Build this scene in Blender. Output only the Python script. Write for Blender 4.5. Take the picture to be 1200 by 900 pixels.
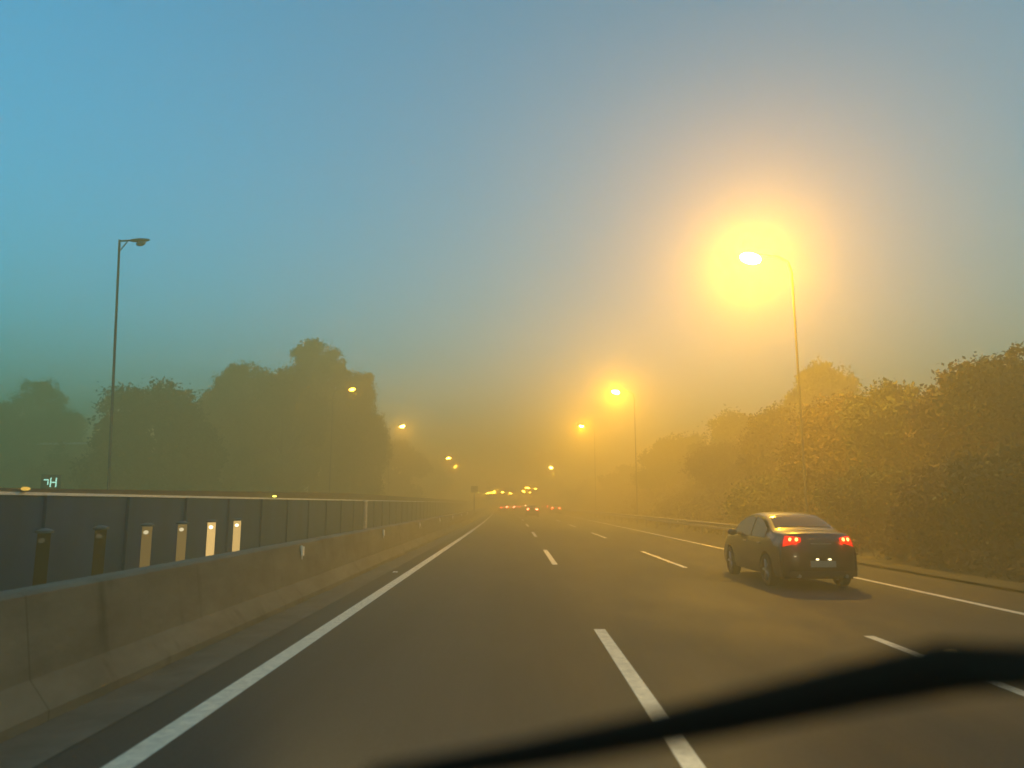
import bpy, math, random
import numpy as np
from mathutils import Vector, Matrix, noise
R = math.radians
random.seed(7); rng = np.random.default_rng(7)
for o in list(bpy.data.objects): bpy.data.objects.remove(o)
sc = bpy.context.scene
col = sc.collection

# ------------------------------------------------------------------ camera
CAM_H = 1.65; PITCH = 9.17; F = 867.0
cd = bpy.data.cameras.new('camera'); cam = bpy.data.objects.new('camera', cd); col.objects.link(cam)
cam.location = (0, 0, CAM_H); cam.rotation_euler = (R(90 + PITCH), 0, R(0.1))
cd.lens = 26.0; cd.sensor_width = 36.0; cd.clip_start = 0.05; cd.clip_end = 5000
cd.dof.use_dof = True; cd.dof.focus_distance = 40.0; cd.dof.aperture_fstop = 1.25
sc.camera = cam
# ------------------------------------------------------------------ sky
w = bpy.data.worlds.new('World'); sc.world = w; w.use_nodes = True
nt = w.node_tree; nt.nodes.clear()
wo = nt.nodes.new('ShaderNodeOutputWorld'); bg = nt.nodes.new('ShaderNodeBackground'); sk = nt.nodes.new('ShaderNodeTexSky')
SUN_EL, SUN_ROT = 4.0, 115.0
sk.sky_type = 'NISHITA'; sk.sun_disc = False; sk.sun_elevation = R(SUN_EL); sk.sun_rotation = R(SUN_ROT)
sk.air_density = 1.0; sk.dust_density = 0.0; sk.ozone_density = 3.0
bg.inputs['Strength'].default_value = 0.13
tint = nt.nodes.new('ShaderNodeMix'); tint.data_type = 'RGBA'; tint.blend_type = 'MULTIPLY'; tint.inputs[0].default_value = 1.0
tint.inputs[7].default_value = (0.86, 1.95, 1.92, 1)   # the camera's white balance for a tungsten-lit street
nt.links.new(sk.outputs[0], tint.inputs[6]); nt.links.new(tint.outputs[2], bg.inputs['Color']); nt.links.new(bg.outputs[0], wo.inputs['Surface'])
# ------------------------------------------------------------------ sun (dim and wide: dusk under fog)
sl = bpy.data.lights.new('sun', 'SUN'); sl.energy = 0.02; sl.angle = R(20); sl.color = (1.0, .93, .85)
so = bpy.data.objects.new('sun', sl); col.objects.link(so); so.rotation_euler = (R(90 - SUN_EL), 0, R(180 - SUN_ROT))
# ------------------------------------------------------------------ exposure
vs = sc.view_settings; vs.view_transform = 'Standard'; vs.look = 'None'; vs.gamma = 1; vs.use_curve_mapping = False
vs.exposure = 1.28
sc.cycles.use_denoising = True
sc.cycles.volume_bounces = 1; sc.cycles.max_bounces = 5; sc.cycles.diffuse_bounces = 2
sc.cycles.transparent_max_bounces = 4; sc.cycles.sample_clamp_indirect = 4.0
HAZE = 0.0235; ANISO = 0.38
LAMP = (1.0, 0.49, 0.001)

# ------------------------------------------------------------------ helpers
def mat(name, base=(.5, .5, .5), rough=.6, metal=0, var=.0, scale=8.0, bump=0.0, emit=None, es=0, coat=0, stretch=None, spec=None):
    m = bpy.data.materials.new(name); m.use_nodes = True
    n = m.node_tree.nodes; l = m.node_tree.links; b = n['Principled BSDF']
    b.inputs['Base Color'].default_value = (*base, 1); b.inputs['Roughness'].default_value = rough; b.inputs['Metallic'].default_value = metal
    if spec is not None: b.inputs['Specular IOR Level'].default_value = spec
    if coat: b.inputs['Coat Weight'].default_value = coat; b.inputs['Coat Roughness'].default_value = .06
    if emit: b.inputs['Emission Color'].default_value = (*emit, 1); b.inputs['Emission Strength'].default_value = es
    if var or bump:
        tc = n.new('ShaderNodeTexCoord'); mp = n.new('ShaderNodeMapping'); l.new(tc.outputs['Object'], mp.inputs[0])
        if stretch: mp.inputs['Scale'].default_value = stretch
        t = n.new('ShaderNodeTexNoise'); t.inputs['Scale'].default_value = scale; t.inputs['Detail'].default_value = 8; t.inputs['Roughness'].default_value = .65
        l.new(mp.outputs[0], t.inputs['Vector'])
        if var:
            cr = n.new('ShaderNodeValToRGB'); l.new(t.outputs['Fac'], cr.inputs[0])
            cr.color_ramp.elements[0].position = .3; cr.color_ramp.elements[1].position = .7
            cr.color_ramp.elements[0].color = (*[c * (1 - var) for c in base], 1); cr.color_ramp.elements[1].color = (*[min(1, c * (1 + var)) for c in base], 1)
            l.new(cr.outputs[0], b.inputs['Base Color'])
        if bump:
            t2 = n.new('ShaderNodeTexNoise'); t2.inputs['Scale'].default_value = scale * 9; t2.inputs['Detail'].default_value = 6
            l.new(mp.outputs[0], t2.inputs['Vector'])
            bp = n.new('ShaderNodeBump'); bp.inputs['Strength'].default_value = bump; bp.inputs['Distance'].default_value = .02
            l.new(t2.outputs['Fac'], bp.inputs['Height']); l.new(bp.outputs[0], b.inputs['Normal'])
    return m

def asphalt(name, base, rough):
    m = bpy.data.materials.new(name); m.use_nodes = True
    n = m.node_tree.nodes; l = m.node_tree.links; b = n['Principled BSDF']
    tc = n.new('ShaderNodeTexCoord')
    def nz(sc_, det, stretch):
        mp = n.new('ShaderNodeMapping'); mp.inputs['Scale'].default_value = stretch; l.new(tc.outputs['Object'], mp.inputs[0])
        t = n.new('ShaderNodeTexNoise'); t.inputs['Scale'].default_value = sc_; t.inputs['Detail'].default_value = det; t.inputs['Roughness'].default_value = .7
        l.new(mp.outputs[0], t.inputs[0]); return t
    grain = nz(32, 6, (1, 1, 1)); tracks = nz(.9, 4, (1, .03, 1)); patch = nz(.35, 7, (1, .35, 1))
    def ramp(src, lo, hi, p0=.3, p1=.7):
        r = n.new('ShaderNodeMapRange'); r.inputs[1].default_value = p0; r.inputs[2].default_value = p1
        r.inputs[3].default_value = lo; r.inputs[4].default_value = hi; l.new(src, r.inputs[0]); return r.outputs[0]
    def mul(a, c):
        x = n.new('ShaderNodeMath'); x.operation = 'MULTIPLY'; l.new(a, x.inputs[0]); l.new(c, x.inputs[1]); return x.outputs[0]
    k = mul(mul(ramp(grain.outputs[0], .45, 1.6), ramp(tracks.outputs[0], .68, 1.3, .35, .65)), ramp(patch.outputs[0], .65, 1.35))
    vm = n.new('ShaderNodeVectorMath'); vm.operation = 'SCALE'; vm.inputs[0].default_value = base; l.new(k, vm.inputs['Scale'])
    l.new(vm.outputs[0], b.inputs['Base Color'])
    l.new(ramp(patch.outputs[0], rough - .12, rough + .12), b.inputs['Roughness'])
    bp = n.new('ShaderNodeBump'); bp.inputs['Strength'].default_value = .5; bp.inputs['Distance'].default_value = .012
    l.new(grain.outputs[0], bp.inputs['Height']); l.new(bp.outputs[0], b.inputs['Normal'])
    return m

def tag(o, label=None, cat=None, group=None, kind=None):
    if label: o['label'] = label
    if cat: o['category'] = cat
    if group: o['group'] = group
    if kind: o['kind'] = kind
    return o
def empty(name, loc, rz=0):
    o = bpy.data.objects.new(name, None); o.location = loc; o.rotation_euler = (0, 0, rz); col.objects.link(o); return o
class MB:
    def __init__(s): s.v = []; s.f = []
    def add(s, v, f):
        b = len(s.v); s.v += [tuple(p) for p in v]; s.f += [tuple(i + b for i in q) for q in f]; return s
    def box(s, x0, x1, y0, y1, z0, z1, M=None):
        v = [Vector(p) for p in [(x0,y0,z0),(x1,y0,z0),(x1,y1,z0),(x0,y1,z0),(x0,y0,z1),(x1,y0,z1),(x1,y1,z1),(x0,y1,z1)]]
        if M: v = [M @ p for p in v]
        return s.add(v, [(0,3,2,1),(4,5,6,7),(0,1,5,4),(1,2,6,5),(2,3,7,6),(3,0,4,7)])
    def tube(s, pts, rad, n=8, caps=True):
        pts = [Vector(p) for p in pts]
        if not hasattr(rad, '__len__'): rad = [rad] * len(pts)
        v = []; N = len(pts); up = None
        for i, p in enumerate(pts):
            d = (pts[min(i+1, N-1)] - pts[max(i-1, 0)]).normalized()
            if up is None:
                a = Vector((0, 0, 1)) if abs(d.z) < .9 else Vector((1, 0, 0)); up = a
            x = d.cross(up).normalized(); y = x.cross(d).normalized(); up = y
            for k in range(n):
                t = 2 * math.pi * k / n; v.append(p + (x * math.cos(t) + y * math.sin(t)) * rad[i])
        f = [(i*n+k, i*n+(k+1) % n, (i+1)*n+(k+1) % n, (i+1)*n+k) for i in range(N-1) for k in range(n)]
        if caps: f += [tuple(range(n))[::-1], tuple((N-1)*n+k for k in range(n))]
        return s.add(v, f)
    def ellipsoid(s, c, r, nu=12, nv=8, M=None):
        v = []; f = []
        for j in range(nv+1):
            a = math.pi * j / nv
            for i in range(nu):
                b = 2*math.pi*i/nu; p = Vector((r[0]*math.sin(a)*math.cos(b), r[1]*math.sin(a)*math.sin(b), r[2]*math.cos(a)))
                if M: p = M @ p
                v.append(p + Vector(c))
        for j in range(nv):
            for i in range(nu): f.append((j*nu+i, (j+1)*nu+i, (j+1)*nu+(i+1) % nu, j*nu+(i+1) % nu))
        return s.add(v, f)
    def build(s, name, m, parent=None, smooth=False, bevel=0):
        me = bpy.data.meshes.new(name); me.from_pydata(s.v, [], s.f); me.validate(); me.update()
        me.materials.append(m)
        if smooth: me.shade_smooth()
        o = bpy.data.objects.new(name, me); col.objects.link(o)
        if parent: o.parent = parent
        if bevel:
            b = o.modifiers.new('b', 'BEVEL'); b.width = bevel; b.segments = 2; b.limit_method = 'ANGLE'
        return o
def copy_tree(o, parent=None):
    c = o.copy(); col.objects.link(c); c.parent = parent
    for ch in list(o.children): copy_tree(ch, c)
    return c
CURVE = 1.0e-4
def cx(y):   # the road bends gently to the left in the distance
    if y < 30: return 0.
    if y < 330: return -CURVE * (y-30)**2
    return -CURVE*90000 - 2*CURVE*300*(y-330)
def px_at(x, y, h):   # point seen at photo pixel (x, y) whose height above ground is h
    a = x - 600; b = 450 - y; p = R(PITCH)
    fw = F*math.cos(p) - b*math.sin(p); up = F*math.sin(p) + b*math.cos(p); k = (h - CAM_H) / up
    return Vector((a*k, fw*k, h))
def px_y(x, y, Y):    # point at pixel (x, y) whose distance ahead is Y
    a = x - 600; b = 450 - y; p = R(PITCH)
    fw = F*math.cos(p) - b*math.sin(p); up = F*math.sin(p) + b*math.cos(p); k = Y / fw
    return Vector((a*k, Y, CAM_H + up*k))
YS = [-40 + 2.5*i for i in range(60)] + [110 + 8*i for i in range(50)] + [510 + 60*i for i in range(17)]
def strip(x0, x1, z, ys=YS, z1=None):
    m = MB(); v = []
    for y in ys: v += [(x0+cx(y), y, z), (x1+cx(y), y, z if z1 is None else z1)]
    return m.add(v, [(2*i, 2*i+1, 2*i+3, 2*i+2) for i in range(len(ys)-1)])
def sweep(prof, ys):   # closed profile (x,z) swept along the road
    m = MB(); n = len(prof); v = []
    for y in ys: v += [(x+cx(y), y, z) for x, z in prof]
    f = [(i*n+k, i*n+(k+1) % n, (i+1)*n+(k+1) % n, (i+1)*n+k) for i in range(len(ys)-1) for k in range(n)]
    f += [tuple(range(n)), tuple((len(ys)-1)*n+k for k in range(n))[::-1]]
    return m.add(v, f)

# ------------------------------------------------------------------ materials
M_as = asphalt('asphalt', (.025, .023, .020), .78)
M_as2 = asphalt('wet_asphalt', (.022, .025, .028), .5)
M_soil = mat('soil', (.06, .055, .03), .95, var=.4, scale=.8, bump=.3)
M_conc = mat('weathered_concrete', (.19, .17, .13), .85, var=.35, scale=1.3, bump=.25, stretch=(1, .45, 1.6))
M_gut = mat('gutter_concrete', (.11, .097, .075), .85, var=.35, scale=2.2, bump=.3)
def paint():
    m = mat('road_paint', (.80, .73, .55), .6, var=.25, scale=9, bump=.3); return m
M_paint = paint()
M_leafs = [mat('foliage_dark', (.028, .042, .02), .8, var=.35, scale=1.5), mat('foliage_olive', (.06, .07, .025), .8, var=.35, scale=1.5), mat('foliage_dry', (.12, .075, .03), .85, var=.35, scale=1.0)]
M_bark = mat('bark', (.06, .045, .035), .9, var=.3, scale=5)
M_steel = mat('galvanised_steel', (.16, .165, .17), .6, .5, var=.15, scale=4)
M_mast = mat('mast_steel', (.07, .072, .072), .7, .3, var=.1)
M_darksteel = mat('painted_steel', (.09, .10, .10), .5, .3, var=.1)
M_panel = mat('dark_blue_panel', (.008, .045, .13), .6, spec=.12, var=.25, scale=1.2, stretch=(1, 1, .3))
M_cap = mat('dark_cap', (.04, .045, .055), .6, var=.2)
M_rail = mat('pale_rail', (.66, .70, .74), .5, .2, var=.1)
M_refl = mat('white_reflector', (.85, .83, .72), .3)
M_amber = mat('amber_reflector', (.85, .42, .05), .3)

# ------------------------------------------------------------------ ground and roads
g = MB(); g.add([(-880, -280, -.03), (880, -280, -.03), (880, 1680, -.03), (-880, 1680, -.03)], [(0, 1, 2, 3)])
tag(g.build('ground', M_soil), kind='structure')
tag(strip(-3.03, 9.45, 0).build('road', M_as), kind='structure')
tag(strip(-7.05, -4.44, .03, z1=.03).build('median', M_soil), kind='structure')
tag(strip(-18.6, -7.6, -.004).build('opposite_road', M_as2), kind='structure')
tag(strip(-3.56, -3.032, .006, z1=.004).build('gutter', M_gut), kind='structure')
tag(strip(9.452, 10.3, .05, z1=.05).build('verge', M_soil), kind='structure')
tag(strip(-2.60, -2.40, .004).build('edge_line', M_paint), kind='structure')
tag(strip(7.62, 7.77, .004).build('edge_line', M_paint), kind='structure')
tag(strip(-17.9, -17.75, .001).build('edge_line', M_paint), kind='structure')
tag(strip(-8.4, -8.25, .001).build('edge_line', M_paint), kind='structure')
def dashes(x, y0, n, ln=6.2, per=16.8, wd=.15, z=.004, name='lane_marking'):
    m = MB()
    for k in range(n):
        a = y0 + per*k; ys = [a + ln*i/3 for i in range(4)]
        v = []
        for y in ys: v += [(x-wd/2+cx(y), y, z), (x+wd/2+cx(y), y, z)]
        m.add(v, [(2*i, 2*i+1, 2*i+3, 2*i+2) for i in range(3)])
    return tag(m.build(name, M_paint), kind='structure')
dashes(1.14, 3.7, 16, ln=6.5, per=17.0)
dashes(4.47, 3.1, 17, ln=6.6, per=16.6, wd=.13)
dashes(-11.4, -6, 15, z=.001); dashes(-14.7, -2, 15, z=.001)

# ------------------------------------------------------------------ concrete barrier in the median
by = [-12 + 3*i for i in range(50)] + [140+10*i for i in range(40)]
prof = [(-3.57, -.02), (-3.57, .08), (-3.74, .30), (-3.84, .93), (-3.90, .955), (-4.10, .955), (-4.16, .93), (-4.26, .30), (-4.43, .08), (-4.43, -.02)]
def barrier_mat():
    m = mat('barrier_concrete', (.13, .118, .085), .85, var=.38, scale=1.6, bump=.3, stretch=(1, .5, 1.2)); n = m.node_tree.nodes; l = m.node_tree.links; b = n['Principled BSDF']
    src = b.inputs['Base Color'].links[0].from_socket
    tc = n.new('ShaderNodeTexCoord'); sx = n.new('ShaderNodeSeparateXYZ'); l.new(tc.outputs['Object'], sx.inputs[0])
    def M(op, a, c):
        x = n.new('ShaderNodeMath'); x.operation = op
        for k, q in enumerate((a, c)):
            if isinstance(q, (int, float)): x.inputs[k].default_value = q
            elif q is not None: l.new(q, x.inputs[k])
        return x.outputs[0]
    jt = M('LESS_THAN', M('FRACT', M('DIVIDE', sx.outputs[1], 6.0), 0), .003)
    mp = n.new('ShaderNodeMapping'); mp.inputs['Scale'].default_value = (1, 1.7, .25); l.new(tc.outputs['Object'], mp.inputs[0])
    t = n.new('ShaderNodeTexNoise'); t.inputs['Scale'].default_value = 1.3; t.inputs['Detail'].default_value = 9; t.inputs['Roughness'].default_value = .7; l.new(mp.outputs[0], t.inputs[0])
    g = n.new('ShaderNodeMapRange'); g.inputs[1].default_value = .56; g.inputs[2].default_value = .72; g.inputs[3].default_value = 1; g.inputs[4].default_value = .35; l.new(t.outputs[0], g.inputs[0])
    k = M('MULTIPLY', g.outputs[0], M('SUBTRACT', 1.0, M('MULTIPLY', jt, .5)))
    vm = n.new('ShaderNodeVectorMath'); vm.operation = 'SCALE'; l.new(src, vm.inputs[0]); l.new(k, vm.inputs['Scale']); l.new(vm.outputs[0], b.inputs['Base Color']); return m
bar = sweep(prof, by).build('concrete_barrier', barrier_mat())
tag(bar, 'long low weathered concrete barrier beside the solid white line', 'barrier')
for i in range(13):
    y = 13.6 + 8.45*i; r = MB(); X = -3.80 + cx(y)
    r.box(X-.028, X+.012, y-.012, y+.012, .66, .90).box(X-.0, X+.03, y-.055, y+.055, .72, .88)
    o = r.build('barrier_reflector', M_refl)
    names = ['nearest pale reflector on the face of the concrete barrier', 'second nearest pale reflector on the concrete barrier face', 'third pale reflector from the camera on the concrete barrier', 'fourth pale reflector from the camera on the concrete barrier']
    tag(o, names[i] if i < 4 else 'tiny pale reflector far along the concrete barrier, beyond the fourth one', 'reflector', 'reflectors on the concrete barrier')
# ------------------------------------------------------------------ road studs
def stud(x, y, m, label):
    s = MB(); z = .004
    s.add([(x-.06,y-.05,z),(x+.06,y-.05,z),(x+.06,y+.05,z),(x-.06,y+.05,z),(x-.045,y-.02,z+.022),(x+.045,y-.02,z+.022),(x+.045,y+.02,z+.022),(x-.045,y+.02,z+.022)],
          [(0,1,5,4),(1,2,6,5),(2,3,7,6),(3,0,4,7),(4,5,6,7),(3,2,1,0)])
    tag(s.build('road_stud', m), label, 'road stud', 'reflective road studs')
stud(-2.86, 18.4, M_refl, 'small white road stud just left of the solid white line')
stud(4.95, 8.75, M_amber, 'small amber road stud by the short dash near the wiper tip')

# ------------------------------------------------------------------ guardrail on the right
def guardrail(x, y0, y1):
    t = empty('guardrail', (x+cx(y0), y0, 0)); tag(t, 'grey steel guardrail along the right verge beyond the dark saloon', 'guardrail')
    o = Vector(t.location)
    w_ = [(-.00,.44),(.05,.48),(.05,.53),(-.02,.58),(-.02,.61),(.05,.66),(.05,.71),(0,.75),(-.012,.75),(.035,.70),(.035,.665),(-.032,.615),(-.032,.575),(.035,.525),(.035,.49),(-.012,.44)]
    w_ = [(-a, b) for a, b in w_]
    ys = [y0 + 4*i for i in range(int((y1-y0)/4)+1)]
    m = sweep([(x+a, b) for a, b in w_], ys); m.v = [(a-o.x, b-o.y, c) for a, b, c in m.v]
    m.build('rail', M_steel, t)
    for y in ys:
        p = MB(); X = x+cx(y)-o.x; Y = y-o.y
        p.box(X+.04, X+.14, Y-.05, Y+.05, -.02, .72).box(X+.006, X+.04, Y-.04, Y+.04, .52, .68)
        p.build('post', M_steel, t)
    for y in ys[2::3]:
        X = x+cx(y)-o.x; Y = y-o.y+1
        MB().box(X-.075, X-.052, Y-.05, Y+.05, .58, .66).build('reflector', M_refl, t)
guardrail(9.7, 23, 175)

# ------------------------------------------------------------------ right bank and its vegetation
def bank_h(x, y):     # x measured from the bank's foot
    t = max(0, min(1, x/6.5)); s = t*t*(3-2*t)
    return 3.9*s + .25*noise.noise(Vector((x*.2, y*.07, 3)))*s
m = MB(); xs = [0, .5, 1, 2, 3, 4, 5, 6, 7, 9, 12, 18, 30, 60, 120]; ys = [-40+3*i for i in range(60)] + [140+10*i for i in range(50)]
for y in ys:
    for x in xs: m.v.append((10.2+x+cx(y), y, .0 + bank_h(x, y)))
n = len(xs); m.f = [(i*n+k, i*n+k+1, (i+1)*n+k+1, (i+1)*n+k) for i in range(len(ys)-1) for k in range(n-1)]
tag(m.build('hillside', M_soil, smooth=True), kind='structure')

def leaf_quads(P, size, seed=0, flat=.0):
    r = np.random.default_rng(seed); n = len(P)
    a = r.normal(size=(n, 3)); a /= np.linalg.norm(a, axis=1)[:, None]
    b = r.normal(size=(n, 3)); b -= (b*a).sum(1)[:, None]*a; b /= np.linalg.norm(b, axis=1)[:, None]
    s = size * r.uniform(.55, 1.35, n)[:, None]
    q = np.stack([P - a*s, P + b*s*.55, P + a*s, P - b*s*.55], 1).reshape(-1, 3)
    return q
def leaf_mesh(name, P, size, m, parent=None, seed=0):
    q = leaf_quads(P, size, seed); me = bpy.data.meshes.new(name); n = len(P)
    me.vertices.add(4*n); me.vertices.foreach_set('co', q.astype(np.float32).ravel())
    me.loops.add(4*n); me.loops.foreach_set('vertex_index', np.arange(4*n, dtype=np.int32))
    me.polygons.add(n); me.polygons.foreach_set('loop_start', np.arange(n, dtype=np.int32)*4); me.polygons.foreach_set('loop_total', np.full(n, 4, dtype=np.int32))
    me.update(); me.validate(); me.materials.append(m)
    o = bpy.data.objects.new(name, me); col.objects.link(o)
    if parent: o.parent = parent
    return o
# low scrub that covers the slope as one mass
pts = []
for i in range(4200):
    y = 2 + 200*(random.random()**1.7); x = .5 + random.random()*9.5
    k = noise.noise(Vector((x*.45, y*.28, 9.1)))
    h = .35 + 1.5*max(0, k+.35)*min(1, x/2.0); rad = random.uniform(.3, .8)
    c = np.array([10.2+x+cx(y), y, bank_h(x, y) + h*random.uniform(.2, .9)])
    nl = int(110 if y < 60 else 25); d = rng.normal(size=(nl, 3)); d /= np.linalg.norm(d, axis=1)[:, None]
    pts.append(c + rng.normal(size=(nl, 3))*rad*.5*np.array([1, 1, .7]))
tag(leaf_mesh('scrub', np.concatenate(pts), .085, M_leafs[2], seed=3), 'scrubby brown undergrowth covering the orange lit bank on the right', 'undergrowth', kind='stuff')

def tree(name, loc, clumps, trunk_h, tr, m, label, cat, group, leafsize=.2, dens=1.0, seed=1):
    """clumps: (dx, dy, z, rx, rz) foliage masses"""
    t = empty(name, loc); tag(t, label, cat, group)
    r = np.random.default_rng(seed); rnd = random.Random(seed)
    tb = MB()
    top = Vector((rnd.uniform(-.2, .2), 0, trunk_h))
    tb.tube([(0,0,-.1), (0.02,0,trunk_h*.3), top*.7+Vector((.05,0,0)), top], [tr*1.35, tr, tr*.8, tr*.6], 9)
    for (dx, dy, z, rx, rz) in clumps:
        st = Vector((0, 0, trunk_h*rnd.uniform(.55, .95))); e = Vector((dx, dy, z)); mid = st.lerp(e, .5) + Vector((0, 0, -rz*.15))
        tb.tube([st, mid, e], [tr*.5, tr*.3, tr*.08], 6)
    tb.build('trunk', M_bark, t)
    P = []
    for (dx, dy, z, rx, rz) in clumps:
        nb = int(26*dens*(rx*rz)**.75) + 6
        for _ in range(nb):
            d = r.normal(size=3); d /= np.linalg.norm(d); q = r.uniform(.25, 1.15)**.6
            c = np.array([dx, dy, z]) + d*np.array([rx, rx, rz])*q
            br = r.uniform(.28, .75)*min(1, rx/1.6)+.08
            nl = int(38*dens); dd = r.normal(size=(nl, 3)); dd /= np.linalg.norm(dd, axis=1)[:, None]
            P.append(c + r.normal(size=(nl, 3))*br*.5)
    P = np.concatenate(P); P = P[P[:, 2] > .1]
    leaf_mesh('crown', P, leafsize, m, t, seed)
    return t
def auto_clumps(rnd, H, Wd, n, low=.3):
    c = [(0, 0, H*.82, Wd*.28, H*.17)]
    for i in range(n):
        a = 2*math.pi*i/n + rnd.uniform(-.4, .4); zf = rnd.uniform(low, .8); rr = Wd*.5*rnd.uniform(.45, .75)*(1.15-.6*max(0, zf-.45))
        c.append((math.cos(a)*rr, math.sin(a)*rr, H*zf, Wd*rnd.uniform(.15, .25), H*rnd.uniform(.08, .14)))
    for i in range(n+4):     # ragged outer sprays
        a = rnd.uniform(0, 2*math.pi); zf = rnd.uniform(.4, .97); rr = Wd*.5*(.98-1.15*max(0, zf-.4))
        c.append((math.cos(a)*rr, math.sin(a)*rr, H*zf, Wd*rnd.uniform(.05, .10), H*rnd.uniform(.03, .07)))
    return c
# trees beyond the far wall
def T(px, py, Y, W_, m, label, seed, n=9, low=.3, name='broadleaf_tree', group='trees beyond the left wall', z0=0, dens=1.0, ls=.2):
    p = px_y(px, py, Y); H = p.z - z0; rnd = random.Random(seed)
    tree(name, (p.x, Y, z0), auto_clumps(rnd, H, W_, n, low), H*.6, .02*H+.06, m, label, 'tree', group, ls*.72, dens*1.25, seed)
T(190, 450, 56, 7.6, M_leafs[0], 'dark rounded tree just right of the unlit lamp post', 11, 10, .22)
T(140, 492, 53, 5.5, M_leafs[0], 'low dark tree directly behind the unlit lamp post', 12, 8, .2)
T(228, 488, 57, 4.5, M_leafs[0], 'small dark tree on the right flank of the dark rounded tree', 13, 7, .2)
T(45, 446, 88, 10, M_leafs[1], 'pale hazy tree at the left edge, behind the dark shrubs', 14, 10, .25)
T(-15, 470, 80, 9, M_leafs[1], 'hazy tree cut by the left edge of the view', 15, 9, .25)
T(292, 426, 72, 9.5, M_leafs[1], 'broad hazy tree, leftmost of the tall clump in the fog', 16, 12, .18)
T(372, 402, 76, 10, M_leafs[1], 'tallest foggy tree with a pointed top in the tall clump', 17, 13, .18)
T(418, 436, 80, 7.5, M_leafs[1], 'tall foggy tree with a steep right side behind the small lit lamp', 18, 12, .15)
T(335, 432, 68, 8, M_leafs[1], 'foggy tree filling the middle of the tall clump', 19, 11, .18)
T(462, 514, 112, 9, M_leafs[1], 'lower distant tree beneath the glowing lamp of the left row', 20, 10, .15)
T(500, 540, 172, 11, M_leafs[1], 'faint distant tree at the right end of the left treeline', 21, 10, .15)
T(262, 478, 70, 6, M_leafs[1], 'shorter foggy tree between the dark rounded tree and the tall clump', 22, 9, .18)
# trees over the right bank
T(958, 424, 58, 5.5, M_leafs[1], 'hazy tree rising above the right bank under the bright lamp', 31, 8, .45, group='trees on the right bank', z0=3.5)
T(860, 487, 62, 8, M_leafs[1], 'hazy tree on the bank left of the lone taller one', 32, 9, .3, group='trees on the right bank', z0=3.0)
T(800, 512, 75, 9, M_leafs[1], 'dark mass of a tree on the bank ahead of the saloon', 33, 10, .2, group='trees on the right bank', z0=2)
T(742, 548, 105, 9, M_leafs[1], 'far faint tree at the foot end of the right bank', 34, 9, .2, group='trees on the right bank', z0=1)
T(700, 562, 150, 12, M_leafs[1], 'farthest blurred tree beside the right row of lamps', 35, 9, .2, group='trees on the right bank', z0=0)
def bush(px, py, Y, W_, label, seed, m=0, z0=0, group='dark shrubs beyond the left wall', dens=1.1):
    p = px_y(px, py, Y); H = p.z - z0; rnd = random.Random(seed); c = []
    for i in range(7):
        a = i*.9+rnd.random(); c.append((math.cos(a)*W_*.27, math.sin(a)*W_*.27, H*rnd.uniform(.3, .66), W_*rnd.uniform(.2, .3), H*rnd.uniform(.2, .3)))
    c.append((0, 0, H*.72, W_*.22, H*.26))
    t = tree('shrub', (p.x, Y, z0), c, H*.35, .05, M_leafs[m], label, 'shrub', group, .085, dens*1.35, seed)
    return t
bush(20, 536, 70, 4.5, 'dark shrub at the far left edge beside the lit sign', 41)
bush(70, 520, 66, 4.5, 'tall dark shrub above the lit sign', 42)
bush(112, 520, 62, 4.0, 'dark shrub just left of the unlit lamp post', 43)
bush(-30, 520, 74, 5, 'dark shrub cut off by the left edge of the view', 44)
bush(160, 535, 58, 4.0, 'dark shrub at the foot of the dark rounded tree', 45)
blab = ['large rough bush on the near bank at the right edge', 'rounded bush on the bank crest near the right edge', 'bush on the bank crest above the saloon', 'low bush on the bank crest left of the near bushes', 'bush lower on the slope by the right edge', 'bush halfway up the slope right of the saloon', 'bush on the slope directly behind the saloon roof', 'broad bush on the crest further along the bank', 'bush at the slope foot ahead of the saloon', 'small far bush along the bank crest', 'last far bush before the bank fades in fog', 'bush behind the roadside lamp mast on the slope']
bs = [(1185, 412, 21, 3.4), (1120, 430, 23, 3.2), (1050, 446, 27, 3.6), (990, 462, 31, 3.8), (1190, 520, 17.5, 2.6), (1100, 545, 20, 2.6), (1010, 545, 25, 2.8), (905, 478, 40, 4.2), (900, 560, 33, 3.0), (845, 520, 50, 4.5), (775, 545, 72, 5.5), (965, 500, 30, 3.4)]
for i, (a, b, Y, W_) in enumerate(bs):
    p = px_y(a, b, Y); gz = bank_h(p.x-10.2-cx(Y), Y)
    bush(a, b, Y, W_, blab[i], 60+i, 1 + i % 2, min(gz, p.z-1.2), 'bushes on the right bank', 1.5)

# ------------------------------------------------------------------ panel wall behind the concrete barrier
WX = -7.0
nw = empty('panel_wall', (WX, -8, 0)); tag(nw, 'long dark blue panel wall with a pale rail, running behind the concrete barrier on the left', 'wall')
def wtop(y): return 1.845 + .23*max(0, min(1, (y-9)/22))
wys = [-8+2.4*i for i in range(66)] + [152+14*i for i in range(18)]
def wrib(x0, x1, z0, z1):
    m = MB(); v = []
    for y in wys:
        a = z1 if z1 is not None else wtop(y)
        for x, z in ((x0, z0), (x1, z0), (x1, a), (x0, a)): v.append((x+cx(y), y+8, z))
    n_ = len(wys); f = [(i*4+k, i*4+(k+1) % 4, i*4+4+(k+1) % 4, i*4+4+k) for i in range(n_-1) for k in range(4)] + [(0,1,2,3), tuple(4*(n_-1)+k for k in (3,2,1,0))]
    return m.add(v, f)
wrib(-.06, .0, -.03, 1.765).build('panel', M_panel, nw)
wrib(-.07, -.01, 1.812, None).build('top_band', M_cap, nw)
wrib(-.08, .03, 1.767, 1.81).build('pale_rail', M_rail, nw)
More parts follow.
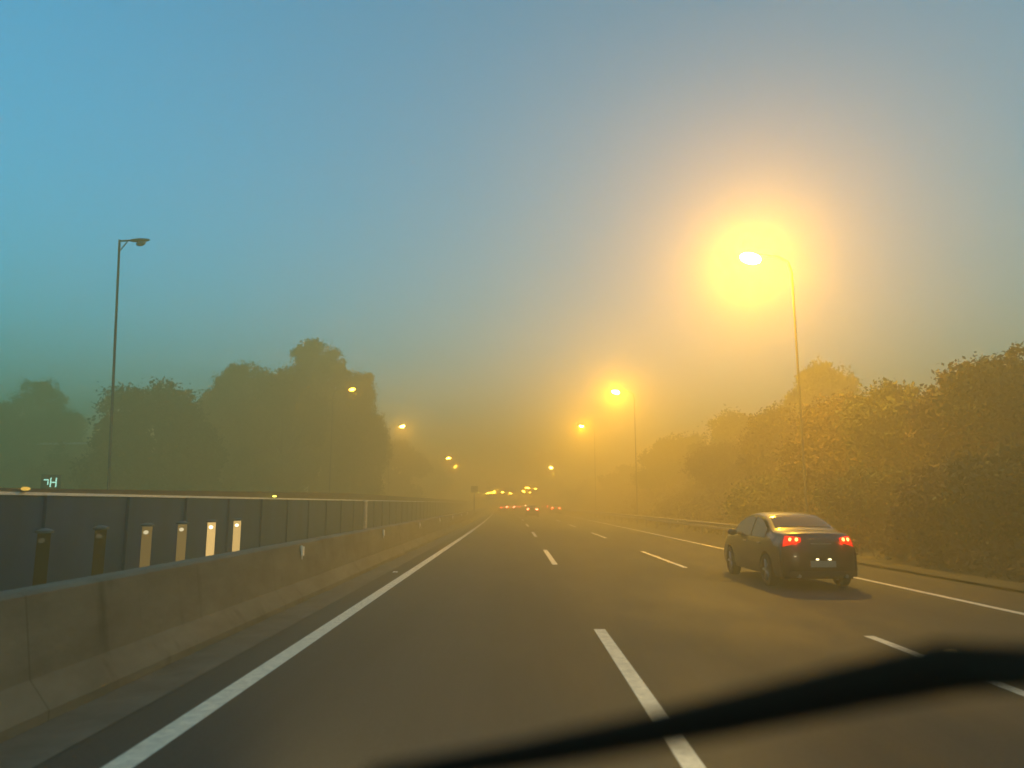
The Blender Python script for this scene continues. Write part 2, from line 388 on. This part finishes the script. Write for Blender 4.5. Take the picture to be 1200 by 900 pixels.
for y in wys[:56]:
    o = MB().box(.002, .05, -.045, .045, -.03, 1.765).build('post', M_panel, nw); o.location = (cx(y), y+8, 0)

# ------------------------------------------------------------------ street lamps
def glow_mat(name, c, s):
    m = bpy.data.materials.new(name); m.use_nodes = True; nn = m.node_tree.nodes; nn.clear()
    e = nn.new('ShaderNodeEmission'); e.inputs[0].default_value = (*c, 1); e.inputs[1].default_value = s; o = nn.new('ShaderNodeOutputMaterial'); m.node_tree.links.new(e.outputs[0], o.inputs[0]); return m
def street_lamp(head, side, label, group, power, es, pole_x=None, arm=1.6, bowl=1.0, lean=0):
    """head: world position of the luminaire; side: +1 mast stands to the right of the head"""
    bx_, by_ = head[0] + side*arm, head[1]; H = head[2]; t = empty('street_lamp', (bx_, by_, 0)); tag(t, label, 'street lamp', group)
    if lean: t.rotation_euler = (0, lean, 0); t.location.x -= math.sin(lean)*H
    if power: MB().tube([(0,0,-.1), (0,0,1.2), (0,0,1.25), (0,0,H-.55), (-side*.12, 0, H-.12), (-side*.5, 0, H+.10), (-side*(arm-.35), 0, H+.16)], [.075,.065,.05,.035,.028,.022,.02], 10).build('mast', M_mast, t, True)
    else: MB().tube([(0,0,-.1), (0,0,1.2), (0,0,1.25), (0,0,H+.22)], [.09,.075,.055,.04], 10).tube([(0,0,H+.17), (-side*(arm-.3),0,H+.18)], .035, 8).tube([(0,0,H-.25), (-side*.3,0,H+.14)], .02, 6).build('mast', M_mast, t, True)
    MB().box(-.16, .16, -.16, .16, -.02, .05).build('base_plate', M_steel, t)
    c = (-side*arm, 0, H)
    hb = MB(); hb.ellipsoid((c[0]+side*.05, 0, H+.17), (.40, .12, .07), 14, 8); hb.build('housing', M_darksteel, t, True)
    Mx = Matrix.Rotation(side*R(12), 3, 'Y')
    g_ = glow_mat('lit_bowl', (1, .62, .10) if power > 1000 else (1, .5, .03), es) if power else M_steel
    MB().ellipsoid((c[0], 0, H+.04), (.26*bowl, .15*bowl, .13*bowl), 14, 8, Mx).build('bowl', g_, t, True)
    if power > 50:
        l = bpy.data.lights.new('lamp_light', 'POINT'); l.energy = power; l.color = LAMP; l.shadow_soft_size = .12
        lo = bpy.data.objects.new('lamp_light', l); col.objects.link(lo); lo.parent = t; lo.location = (c[0]-side*.02, -.16-.1*bowl, H-.16*bowl)
    return t
HL = 11.15
P = 3900
street_lamp(px_at(878, 304, HL), 1, 'nearest lit street lamp, the very bright one above the right bank', 'lamps along the right of the road', P, 260, bowl=1.6)
street_lamp(px_at(720, 460, HL), 1, 'second lit street lamp of the right row, with a round glow', 'lamps along the right of the road', P*1.25, 260, bowl=1.3)
street_lamp(px_at(680, 500, HL), 1, 'third lit street lamp of the right row, just below and left of the second', 'lamps along the right of the road', P*1.1, 260)
street_lamp(px_at(645, 548, HL), 1, 'fourth tiny street lamp of the right row', 'lamps along the right of the road', P*.3, 900, bowl=1.6)
street_lamp(px_at(647, 556, HL), 1, 'fifth tiny street lamp, just under the fourth of the right row', 'lamps along the right of the road', 0.001, 1200, bowl=2.0)
street_lamp((9.4, -4.5, HL), 1, 'street lamp standing behind the camera on the right verge', 'lamps along the right of the road', P*.06, 100)
street_lamp(px_at(163, 287, HL), -1, 'tall unlit lamp post standing at the left before the dark trees', 'lamps along the left of the road', 0, 0, arm=.8, bowl=.7, lean=R(-2.4))
street_lamp(px_at(411, 457, HL), -1, 'small lit street lamp in front of the tall foggy trees', 'lamps along the left of the road', P*.03, 40)
street_lamp(px_at(470, 500, HL), -1, 'glowing street lamp of the left row just right of the tall trees', 'lamps along the left of the road', P*.42, 200, bowl=1.2)
street_lamp(px_at(524, 537, HL), -1, 'tiny lit street lamp, upper of the close pair on the left', 'lamps along the left of the road', P*.12, 700, bowl=1.5)
street_lamp(px_at(531, 547, HL), -1, 'tiny lit street lamp, lower of the close pair on the left', 'lamps along the left of the road', P*.12, 900, bowl=1.8)
# far low lamps clustered at the end of the road
far = [(560, 577, 4.6), (564, 580, 4.5), (571, 578, 4.6), (577, 577, 4.6), (587, 577, 4.4), (597, 578, 4.2), (607, 580, 4.3), (613, 576, 4.8), (617, 572, 5.4), (620, 577, 4.4), (626, 573, 5.0)]
for i, (a, b, h) in enumerate(far):
    g_ = 'left' if a < 590 else 'right'
    street_lamp(px_at(a, b, h), 1 if a > 590 else -1, 'tiny far lamp in the %s cluster of lights at the end of the road' % g_, 'far lamps, %s cluster' % g_, (900 if i in (1, 3, 7, 8) else .001), 4.0*math.exp(HAZE*px_at(a, b, h).y), arm=1.2, bowl=1.9 if i in (2,3,7,8) else 1.2)

# ------------------------------------------------------------------ glowing columns added to stand in for smeared light reflections
M_column = mat('bollard_metal', (.12, .12, .12), .5, .4, var=.1)
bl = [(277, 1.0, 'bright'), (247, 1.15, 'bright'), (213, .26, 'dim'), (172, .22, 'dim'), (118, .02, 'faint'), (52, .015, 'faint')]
nm = ['brightest right-hand lit bollard of the row behind the barrier', 'second lit bollard from the right, tall and bright yellow', 'third bollard from the right, dimly lit, behind the barrier', 'fourth bollard from the right, dimly lit, behind the barrier', 'fifth bollard from the right, barely lit, behind the barrier', 'leftmost bollard of the row, barely lit, behind the barrier']
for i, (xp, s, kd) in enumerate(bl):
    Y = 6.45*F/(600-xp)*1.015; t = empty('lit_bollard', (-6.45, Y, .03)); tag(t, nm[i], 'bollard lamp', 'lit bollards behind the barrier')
    MB().tube([(0,0,-.03),(0,0,.3)], .125, 16).build('base', M_column, t)
    MB().tube([(0,0,.30),(0,0,1.22)], .082, 16).build('lit_tube', glow_mat('tube_glow', (1.0, .64, .22), .36*s), t)  # emissive tube in place of a vertical reflection streak, no real lamp
    MB().tube([(0,0,1.22),(0,0,1.25),(0,0,1.28)], [.115,.115,.04], 16).build('cap', M_column, t)
    MB().ellipsoid((.02, -.08, 1.12), (.045, .03, .035)).build('bulb', glow_mat('bulb_glow', (1.0, .85, .5), 1.6*s), t, True)  # bright spot of the reflection, added as a small glowing ellipsoid

# ------------------------------------------------------------------ small signs and lights
def text_mesh(s, size, m, parent, name):
    c = bpy.data.curves.new(name, 'FONT'); c.body = s; c.size = size; c.extrude = .01; c.align_x = 'CENTER'; c.align_y = 'CENTER'
    o = bpy.data.objects.new(name, c); col.objects.link(o); dg = bpy.context.evaluated_depsgraph_get(); me = bpy.data.meshes.new_from_object(o.evaluated_get(dg))
    bpy.data.objects.remove(o); me.materials.clear(); me.materials.append(m); n_ = bpy.data.objects.new(name, me); col.objects.link(n_); n_.parent = parent; return n_
p = px_y(57, 566, 34)
t = empty('lit_sign', (p.x, 34, 0), R(8)); tag(t, 'small dark sign on a post with pale green glowing letters at the far left', 'sign')
MB().tube([(0,.05,-.02),(0,.05,p.z-.2)], .04, 8).build('post', M_darksteel, t)
MB().box(-.42, .42, 0, .08, p.z-.38, p.z+.38).build('board', M_cap, t, bevel=.01)
gm = glow_mat('sign_glow', (.45, 1.0, .78), .75)
a = text_mesh('H', .62, gm, t, 'letter'); a.location = (.12, -.02, p.z); a.rotation_euler = (R(90), 0, R(-4)); a.scale = (.8, 1, 1)
MB().box(-.30, -.10, -.025, -.005, p.z+.12, p.z+.17).box(-.13, -.09, -.025, -.005, p.z-.08, p.z+.12).build('stroke', gm, t)
MB().box(.10, .17, -.025, -.005, p.z-.36, p.z-.31).build('stroke', gm, t)
# sign in the median
p = px_y(556, 573.5, 78)
t = empty('road_sign', (p.x-.15, 78, 0)); tag(t, 'small square road sign on a post above the far end of the barrier', 'road sign')
MB().tube([(0,.03,-.02),(0,.03,p.z+.2)], .06, 8).build('post', M_darksteel, t)
MB().box(-.36, .36, -.02, .01, p.z-.34, p.z+.34).build('plate', M_darksteel, t, bevel=.006)
# amber lamps on the wall top
def marker(px, Y, label, s, c=(1, .8, .1)):
    t = empty('marker_lamp', (WX+.075, Y, 1.81)); tag(t, label, 'marker lamp', 'small lamps on the blue wall')
    MB().box(-.05, .03, -.04, .04, .004, .02).build('bracket', M_cap, t)
    MB().ellipsoid((0, 0, .045), (.06, .06, .028)).build('lens', glow_mat('amber_glow', c, s), t, True)
marker(320, 7*F/280, 'small yellow marker lamp on the rail of the blue wall below the tall trees', 2.2)
marker(27, 7*F/573, 'small amber marker lamp on the rail at the left end of the blue wall', .4, (1, .6, .1))
# pale post by the wall
t = empty('marker_post', (-6.6+cx(33.5), 33.5, .03)); tag(t, 'pale slim post in front of the blue wall', 'post')
MB().tube([(0,0,-.03),(0,0,1.7)], .085, 10).build('shaft', mat('pale_post', (.45,.42,.38), .6, var=.2), t); MB().tube([(0,0,1.7),(0,0,1.76)], .11, 10).build('cap', M_rail, t)
# low building far left with a pale roof edge
t = empty('low_building', (-54, 84, 0), R(-6)); tag(t, 'low dark building with a pale roof edge behind the left shrubs', 'building')
M_bw = mat('render_wall', (.10, .11, .09), .8, var=.2, scale=.6)
MB().box(-15, 14, 0, 9, -.05, 8.1).build('wall', M_bw, t)
MB().box(-15.3, 14.3, -.3, 9.3, 8.12, 8.5).build('roof', M_cap, t)
MB().box(-15.32, 14.32, -.36, -.303, 8.2, 8.44).build('gutter', M_rail, t)
for i in range(7):
    f = MB().box(-13+3.9*i, -11.6+3.9*i, -.04, -.004, 4.6, 6.4).build('window', mat('dark_glass', (.02,.03,.035), .15), t)

# ------------------------------------------------------------------ car
L_, BELT = 4.62, .93
prof_pts = [(.06,.24),(.00,.42),(-.015,.62),(.01,.86),(.045,1.01),(.11,1.075),(.30,1.10),(.60,1.115),(.86,1.155),(1.20,1.29),(1.52,1.40),(2.0,1.455),(2.5,1.45),(2.95,1.37),(3.35,1.18),(3.62,1.03),(3.9,.99),(4.25,.90),(4.5,.76),(4.6,.58),(4.60,.38),(4.52,.24)]
def cr(pts, n):
    out = []; N = len(pts)
    for i in range(N-1):
        p0, p1, p2, p3 = (Vector(pts[max(i-1,0)]), Vector(pts[i]), Vector(pts[i+1]), Vector(pts[min(i+2,N-1)]))
        for k in range(n):
            t = k/n; out.append(.5*((2*p1)+(-p0+p2)*t+(2*p0-5*p1+4*p2-p3)*t*t+(-p0+3*p1-3*p2+p3)*t**3))
    out.append(Vector(pts[-1])); return out
NP = 4; PR = cr(prof_pts, NP)
def Wd(y, z):
    e = abs(y-L_/2)/(L_/2); w_ = .905 - .10*e**5 - .02*e**2
    if z <= BELT: w_ -= .07*max(0, (z-.62)/.31)**2*.6 + .05*max(0, (.45-z)/.25)**2
    else:
        w_ -= .042 + (z-BELT)*.46
    return w_
def Stop(i, s, off=0):
    i0 = int(i); fr = i-i0; p = PR[i0].lerp(PR[min(i0+1, len(PR)-1)], fr); q = (PR[min(i0+1, len(PR)-1)] - PR[max(i0-1, 0)]).normalized()
    nrm = Vector((-q.y, q.x)); y, z = p.x, p.y
    a = abs(s); y2 = y + .16*a**2.6*max(0, 1-y/.7) - .20*a**2.4*max(0, 1-(L_-y)/.8)
    dn = -.035*a**7 - .02*a*a
    pp = Vector((y2, z)) + nrm*(dn+off)
    return Vector((s*Wd(y, z), pp.x, pp.y))
WHEELS = (.95, 3.62)
def zbot(y):
    b = .23
    for wy in WHEELS:
        d = abs(y-wy)
        if d < .385: b = max(b, .30+math.sqrt(max(0, .385**2-d*d)))
    return b
def car(name, loc, paint_, label, cat, group, lit=1.0, tail=None, bulb=None):
    M_tail, M_bulb = tail or M_tail_near, bulb or M_bulb_near
    t = empty(name, loc, 0); t.scale = (.90, .93, 1.0); tag(t, label, cat, group)
    SS = [-1,-.97,-.93,-.86,-.75,-.6,-.4,-.2,0,.2,.4,.6,.75,.86,.93,.97,1]
    m = MB(); n = len(SS)
    for i in range(len(PR)):
        for s in SS: m.v.append(tuple(Stop(i, s)))
    m.f = [(i*n+k, i*n+k+1, (i+1)*n+k+1, (i+1)*n+k) for i in range(len(PR)-1) for k in range(n-1)]
    # sides: columns from the profile edge down to the sill / wheel arch
    fine = []
    for i in range((len(PR)-1)*2+1): fine.append(i/2)
    for sd in (-1, 1):
        b0 = len(m.v); K = 12
        for i in fine:
            e = Stop(i, sd); zb = min(zbot(e.y), e.z-.01)
            for k in range(K+1):
                f_ = k/K; z = e.z + (zb-e.z)*f_
                wgt = min(1, f_*4); x = (1-wgt)*abs(e.x) + wgt*(Wd(max(0, min(L_, e.y)), z)-.0)
                m.v.append((sd*max(x, abs(e.x)*.0+x), e.y, z))
        for i in range(len(fine)-1):
            for k in range(K):
                q = (b0+i*(K+1)+k, b0+i*(K+1)+k+1, b0+(i+1)*(K+1)+k+1, b0+(i+1)*(K+1)+k); m.f.append(q if sd > 0 else q[::-1])
    m.build('body', paint_, t, True)
    MB().box(-.74, .74, .25, L_-.25, .20, .30).build('underbody', M_tyre, t)
    # windows on the body surface
    def patch(i0, i1, s0, s1, nm_, mt, off=.008, ni=10, ns=12, taper=0):
        q = MB()
        for a in range(ni+1):
            for b in range(ns+1):
                ii = i0+(i1-i0)*a/ni; sh = 1 - taper*(a/ni); s = (s0+(s1-s0)*b/ns)*sh
                q.v.append(tuple(Stop(ii, s, off)))
        q.f = [(a*(ns+1)+b, a*(ns+1)+b+1, (a+1)*(ns+1)+b+1, (a+1)*(ns+1)+b) for a in range(ni) for b in range(ns)]
        return q.build(nm_, mt, t, True)
    patch(8.2*NP, 10.3*NP-1, -.86, .86, 'rear_window', M_glass)
    patch(12.4*NP, 14.7*NP, -.88, .88, 'windscreen', M_glass)
    for sd in (-1, 1):
        for (y0, y1) in ((1.05, 1.95), (2.03, 3.2)):
            q = MB(); ny = 10; nz = 5
            for a in range(ny+1):
                y = y0+(y1-y0)*a/ny
                zt = np.interp(y, [p.x for p in PR[20:70]], [p.y for p in PR[20:70]]) - .10
                zb = BELT+.03
                zt = max(zt, zb+.01)
                for b in range(nz+1):
                    z = zb+(zt-zb)*b/nz; q.v.append((sd*(Wd(y, z)+.012), y, z))
            q.f = [(a*(nz+1)+b, a*(nz+1)+b+1, (a+1)*(nz+1)+b+1, (a+1)*(nz+1)+b) if sd < 0 else ((a+1)*(nz+1)+b, (a+1)*(nz+1)+b+1, a*(nz+1)+b+1, a*(nz+1)+b) for a in range(ny) for b in range(nz)]
            q.build('side_window', M_glass, t, True)
    # tail lights
    for sd in (-1, 1):
        q = MB(); na, nb = 6, 8
        for lay, of in ((0, .018), (1, -.02)):
            for a in range(na+1):
                for b in range(nb+1):
                    f1 = b/nb; s = .56+.43*f1; zl = (3.25-.45*f1) + (.55+.95*f1)*(a/na)**.9
                    q.v.append(tuple(Stop(zl*NP, sd*s, of)))
        n1 = (na+1)*(nb+1)
        idx = lambda l, a, b: l*n1+a*(nb+1)+b
        for a in range(na):
            for b in range(nb): q.f.append((idx(0,a,b), idx(0,a,b+1), idx(0,a+1,b+1), idx(0,a+1,b)))
        for a in range(na):
            q.f.append((idx(0,a,0), idx(0,a+1,0), idx(1,a+1,0), idx(1,a,0))); q.f.append((idx(0,a,nb), idx(1,a,nb), idx(1,a+1,nb), idx(0,a+1,nb)))
        for b in range(nb):
            q.f.append((idx(0,0,b), idx(1,0,b), idx(1,0,b+1), idx(0,0,b+1))); q.f.append((idx(0,na,b), idx(0,na,b+1), idx(1,na,b+1), idx(1,na,b)))
        tl = q.build('tail_light', M_tail, t, True)
        for s in (.68, .84):
            c = Stop(3.55*NP, sd*s, .022)
            MB().ellipsoid(c, (.036, .014, .036), 12, 8).build('bulb', M_bulb, tl, True)
        if lit == 1.0:
            l = bpy.data.lights.new('tail_glow', 'POINT'); l.energy = 1.6*lit; l.color = (1, .03, .01); l.shadow_soft_size = .06
            lo = bpy.data.objects.new('tail_glow', l); col.objects.link(lo); lo.parent = t; lo.location = Stop(3.3*NP, sd*.76, .12)
    # wheels
    for wy in WHEELS:
        for sd in (-1, 1):
            wh = empty('wheel', (sd*.80, wy, .32)); wh.parent = t
            TP = [(-.11,.22),(-.11,.29),(-.09,.315),(-.05,.32),(.05,.32),(.09,.315),(.11,.29),(.11,.22)]
            q = MB(); ns = 28
            for k in range(ns):
                a = 2*math.pi*k/ns
                for (x, r_) in TP: q.v.append((x, r_*math.cos(a), r_*math.sin(a)))
            nn = len(TP); q.f = [(k*nn+j, ((k+1) % ns)*nn+j, ((k+1) % ns)*nn+(j+1) % nn, k*nn+(j+1) % nn) for k in range(ns) for j in range(nn)]
            q.build('tyre', M_tyre, wh, True)
            q = MB().tube([(sd*.02,0,0),(sd*.10,0,0)], .05, 10).tube([(-sd*.09,0,0),(sd*.02,0,0)], .215, 20)
            for k in range(5):
                a = 2*math.pi*k/5; q.tube([(sd*.085,.03*math.cos(a),.03*math.sin(a)),(sd*.075,.215*math.cos(a),.215*math.sin(a))], .026, 6)
            q.build('rim', M_rim, wh)
    MB().box(-.27, .27, -.040, -.027, .44, .56).build('number_plate', M_plate, t)
    for x in (-.12, .14): MB().box(x-.025, x+.025, -.05, -.028, .575, .60).build('plate_light', M_plamp, t)
    MB().box(-.72, .72, -.0, .02, .26, .36).build('bumper_insert', M_tyre, t, bevel=.005)
    for x in (-.5, .5): MB().tube([(x, -.01, .27), (x, .2, .27)], .035, 10).build('exhaust', M_rim, t)
    MB().box(-.22, .22, .012, .03, .87, .885).build('trim_strip', M_rim, t)
    for sd in (-1, 1):
        q = MB(); q.ellipsoid((sd*.99, 3.02, 1.0), (.12, .07, .075), 12, 8); q.box(min(sd*.84, sd*.92), max(sd*.84, sd*.92), 3.0, 3.04, .95, .99); q.build('wing_mirror', paint_, t, True)
        for y in (1.35, 2.35): MB().box(*sorted((sd*(Wd(y,.84)+.004), sd*(Wd(y,.84)+.03))), y-.09, y+.09, .83, .855).build('door_handle', M_rim, t)
    # shut lines
    return t
M_cp = mat("dark_car_paint", (.035, .028, .022), .3, .0, coat=.6)
M_glass = mat('tinted_glass', (.02, .02, .018), .08, 0, spec=.8)
M_tyre = mat('tyre_rubber', (.02, .02, .02), .85, var=.2)
M_rim = mat('alloy', (.35, .35, .34), .35, .9)
M_plate = mat('plate_white', (.35, .33, .26), .4, emit=(1, .8, .35), es=.0)
M_tail_near = mat('red_lens', (.5, .01, .005), .2, emit=(1, .012, .004), es=.5)
M_bulb_near = glow_mat('tail_bulb', (1.0, .30, .06), 3.5)
M_plamp = glow_mat('plate_lamp', (1.0, .8, .4), 2.5)
car('parked_car' if False else 'car', (5.93, 14.55, .004), M_cp, 'dark saloon with red tail lights lit in the right lane, nearest car', 'car', 'cars on the road', 1.0)
fc = [((585+593)/2, 135, 'far car with red tail lights in the left lane, beyond the others'), (622.5, 90, 'far car with red tail lights straight ahead, middle of the three'), (650, 112, 'far car with red tail lights furthest right, by the verge')]
fc += [(604, 150, 'faint pair of red tail lights between the left and middle far cars'), (637, 165, 'faint pair of red tail lights between the middle and right far cars'), (612, 185, 'faintest pair of red tail lights, farthest car seen down the road')]
M_cp2 = mat('grey_car_paint', (.12, .12, .12), .3, .4, coat=1.0)
for (x, Y, lab) in fc:
    car('car', ((x-600)/F*Y*.987, Y, .004), M_cp2, lab, 'car', 'cars on the road', 5.0, mat('red_lens_lit', (.5, .01, .005), .2, emit=(1, .03, .01), es=1.6*math.exp(HAZE*Y)), glow_mat('tail_bulb_lit', (1, .25, .1), 9*math.exp(HAZE*Y)))

# ------------------------------------------------------------------ windscreen wiper just ahead of the camera
def pd(x, y, d):   # point at pixel (x,y), distance d along the view axis
    a = (x-600)/F*d; b = (450-y)/F*d; p = R(PITCH)
    return Vector((a, d*math.cos(p)-b*math.sin(p), CAM_H + d*math.sin(p)+b*math.cos(p)))
o0 = pd(900, 830, .56); wp = empty('windscreen_wiper', o0); tag(wp, 'black out of focus windscreen wiper across the lower right of the view', 'wiper')
def rel(pts): return [p - o0 for p in pts]
M_rub = mat('wiper_rubber', (.008, .007, .006), .9, spec=.1); M_arm = mat('wiper_arm', (.022, .018, .012), .85, spec=.15)
def flat_tube(pts, a, b, name, m):
    pts = rel(pts); q = MB(); n = 10; N = len(pts)
    view = Vector((0, math.cos(R(PITCH)), math.sin(R(PITCH))))
    for i, p in enumerate(pts):
        d = (pts[min(i+1,N-1)]-pts[max(i-1,0)]).normalized(); up = view.cross(d).normalized(); out = view
        for k in range(n):
            t = 2*math.pi*k/n; q.v.append(tuple(p + up*math.cos(t)*a[i] + out*math.sin(t)*b))
    q.f = [(i*n+k, i*n+(k+1) % n, (i+1)*n+(k+1) % n, (i+1)*n+k) for i in range(N-1) for k in range(n)] + [tuple(range(n))[::-1], tuple((N-1)*n+k for k in range(n))]
    q.build(name, m, wp, True)
flat_tube([pd(380, 925, .54), pd(600, 893, .54), pd(750, 868, .545), pd(850, 850, .55), pd(1000, 820, .56), pd(1120, 798, .565), pd(1290, 785, .57)], [.004,.0085,.009,.0095,.0100,.011,.011], .004, 'rubber_blade', M_rub)
flat_tube([pd(430, 905, .56), pd(600, 878, .56), pd(750, 850, .565), pd(900, 818, .57), pd(1010, 795, .575), pd(1100, 778, .575), pd(1200, 776, .575), pd(1300, 770, .575)], [.003,.006,.009,.012,.015,.018,.014,.013], .004, 'blade_frame', M_arm)
flat_tube([pd(1080, 786, .57), pd(1180, 792, .56), pd(1290, 776, .55)], [.006,.008,.008], .004, 'arm', M_arm)

# ------------------------------------------------------------------ headlights of the car the view is from
for x in (-.62, .55):
    l = bpy.data.lights.new('headlight', 'SPOT'); l.energy = 250; l.color = (1, .78, .44); l.spot_size = R(58); l.spot_blend = .9; l.shadow_soft_size = .08
    lo = bpy.data.objects.new('headlight', l); col.objects.link(lo); lo.location = (x, 1.9, .70); lo.rotation_euler = (R(90-6.5), 0, R(-2))

# ------------------------------------------------------------------ haze
hz = MB().box(-900, 900, -300, 1700, -1.03, 17.5)
ho = hz.build('haze', M_cap); tag(ho, 'thin evening fog filling the air above the road', 'haze', kind='stuff')
hm = bpy.data.materials.new('haze'); hm.use_nodes = True; n = hm.node_tree.nodes; n.clear()
pv = n.new('ShaderNodeVolumePrincipled'); pv.inputs['Color'].default_value = (.86, .735, .31, 1); pv.inputs['Density'].default_value = HAZE; pv.inputs['Anisotropy'].default_value = ANISO
oo = n.new('ShaderNodeOutputMaterial'); hm.node_tree.links.new(pv.outputs[0], oo.inputs['Volume'])
ho.data.materials.clear(); ho.data.materials.append(hm)
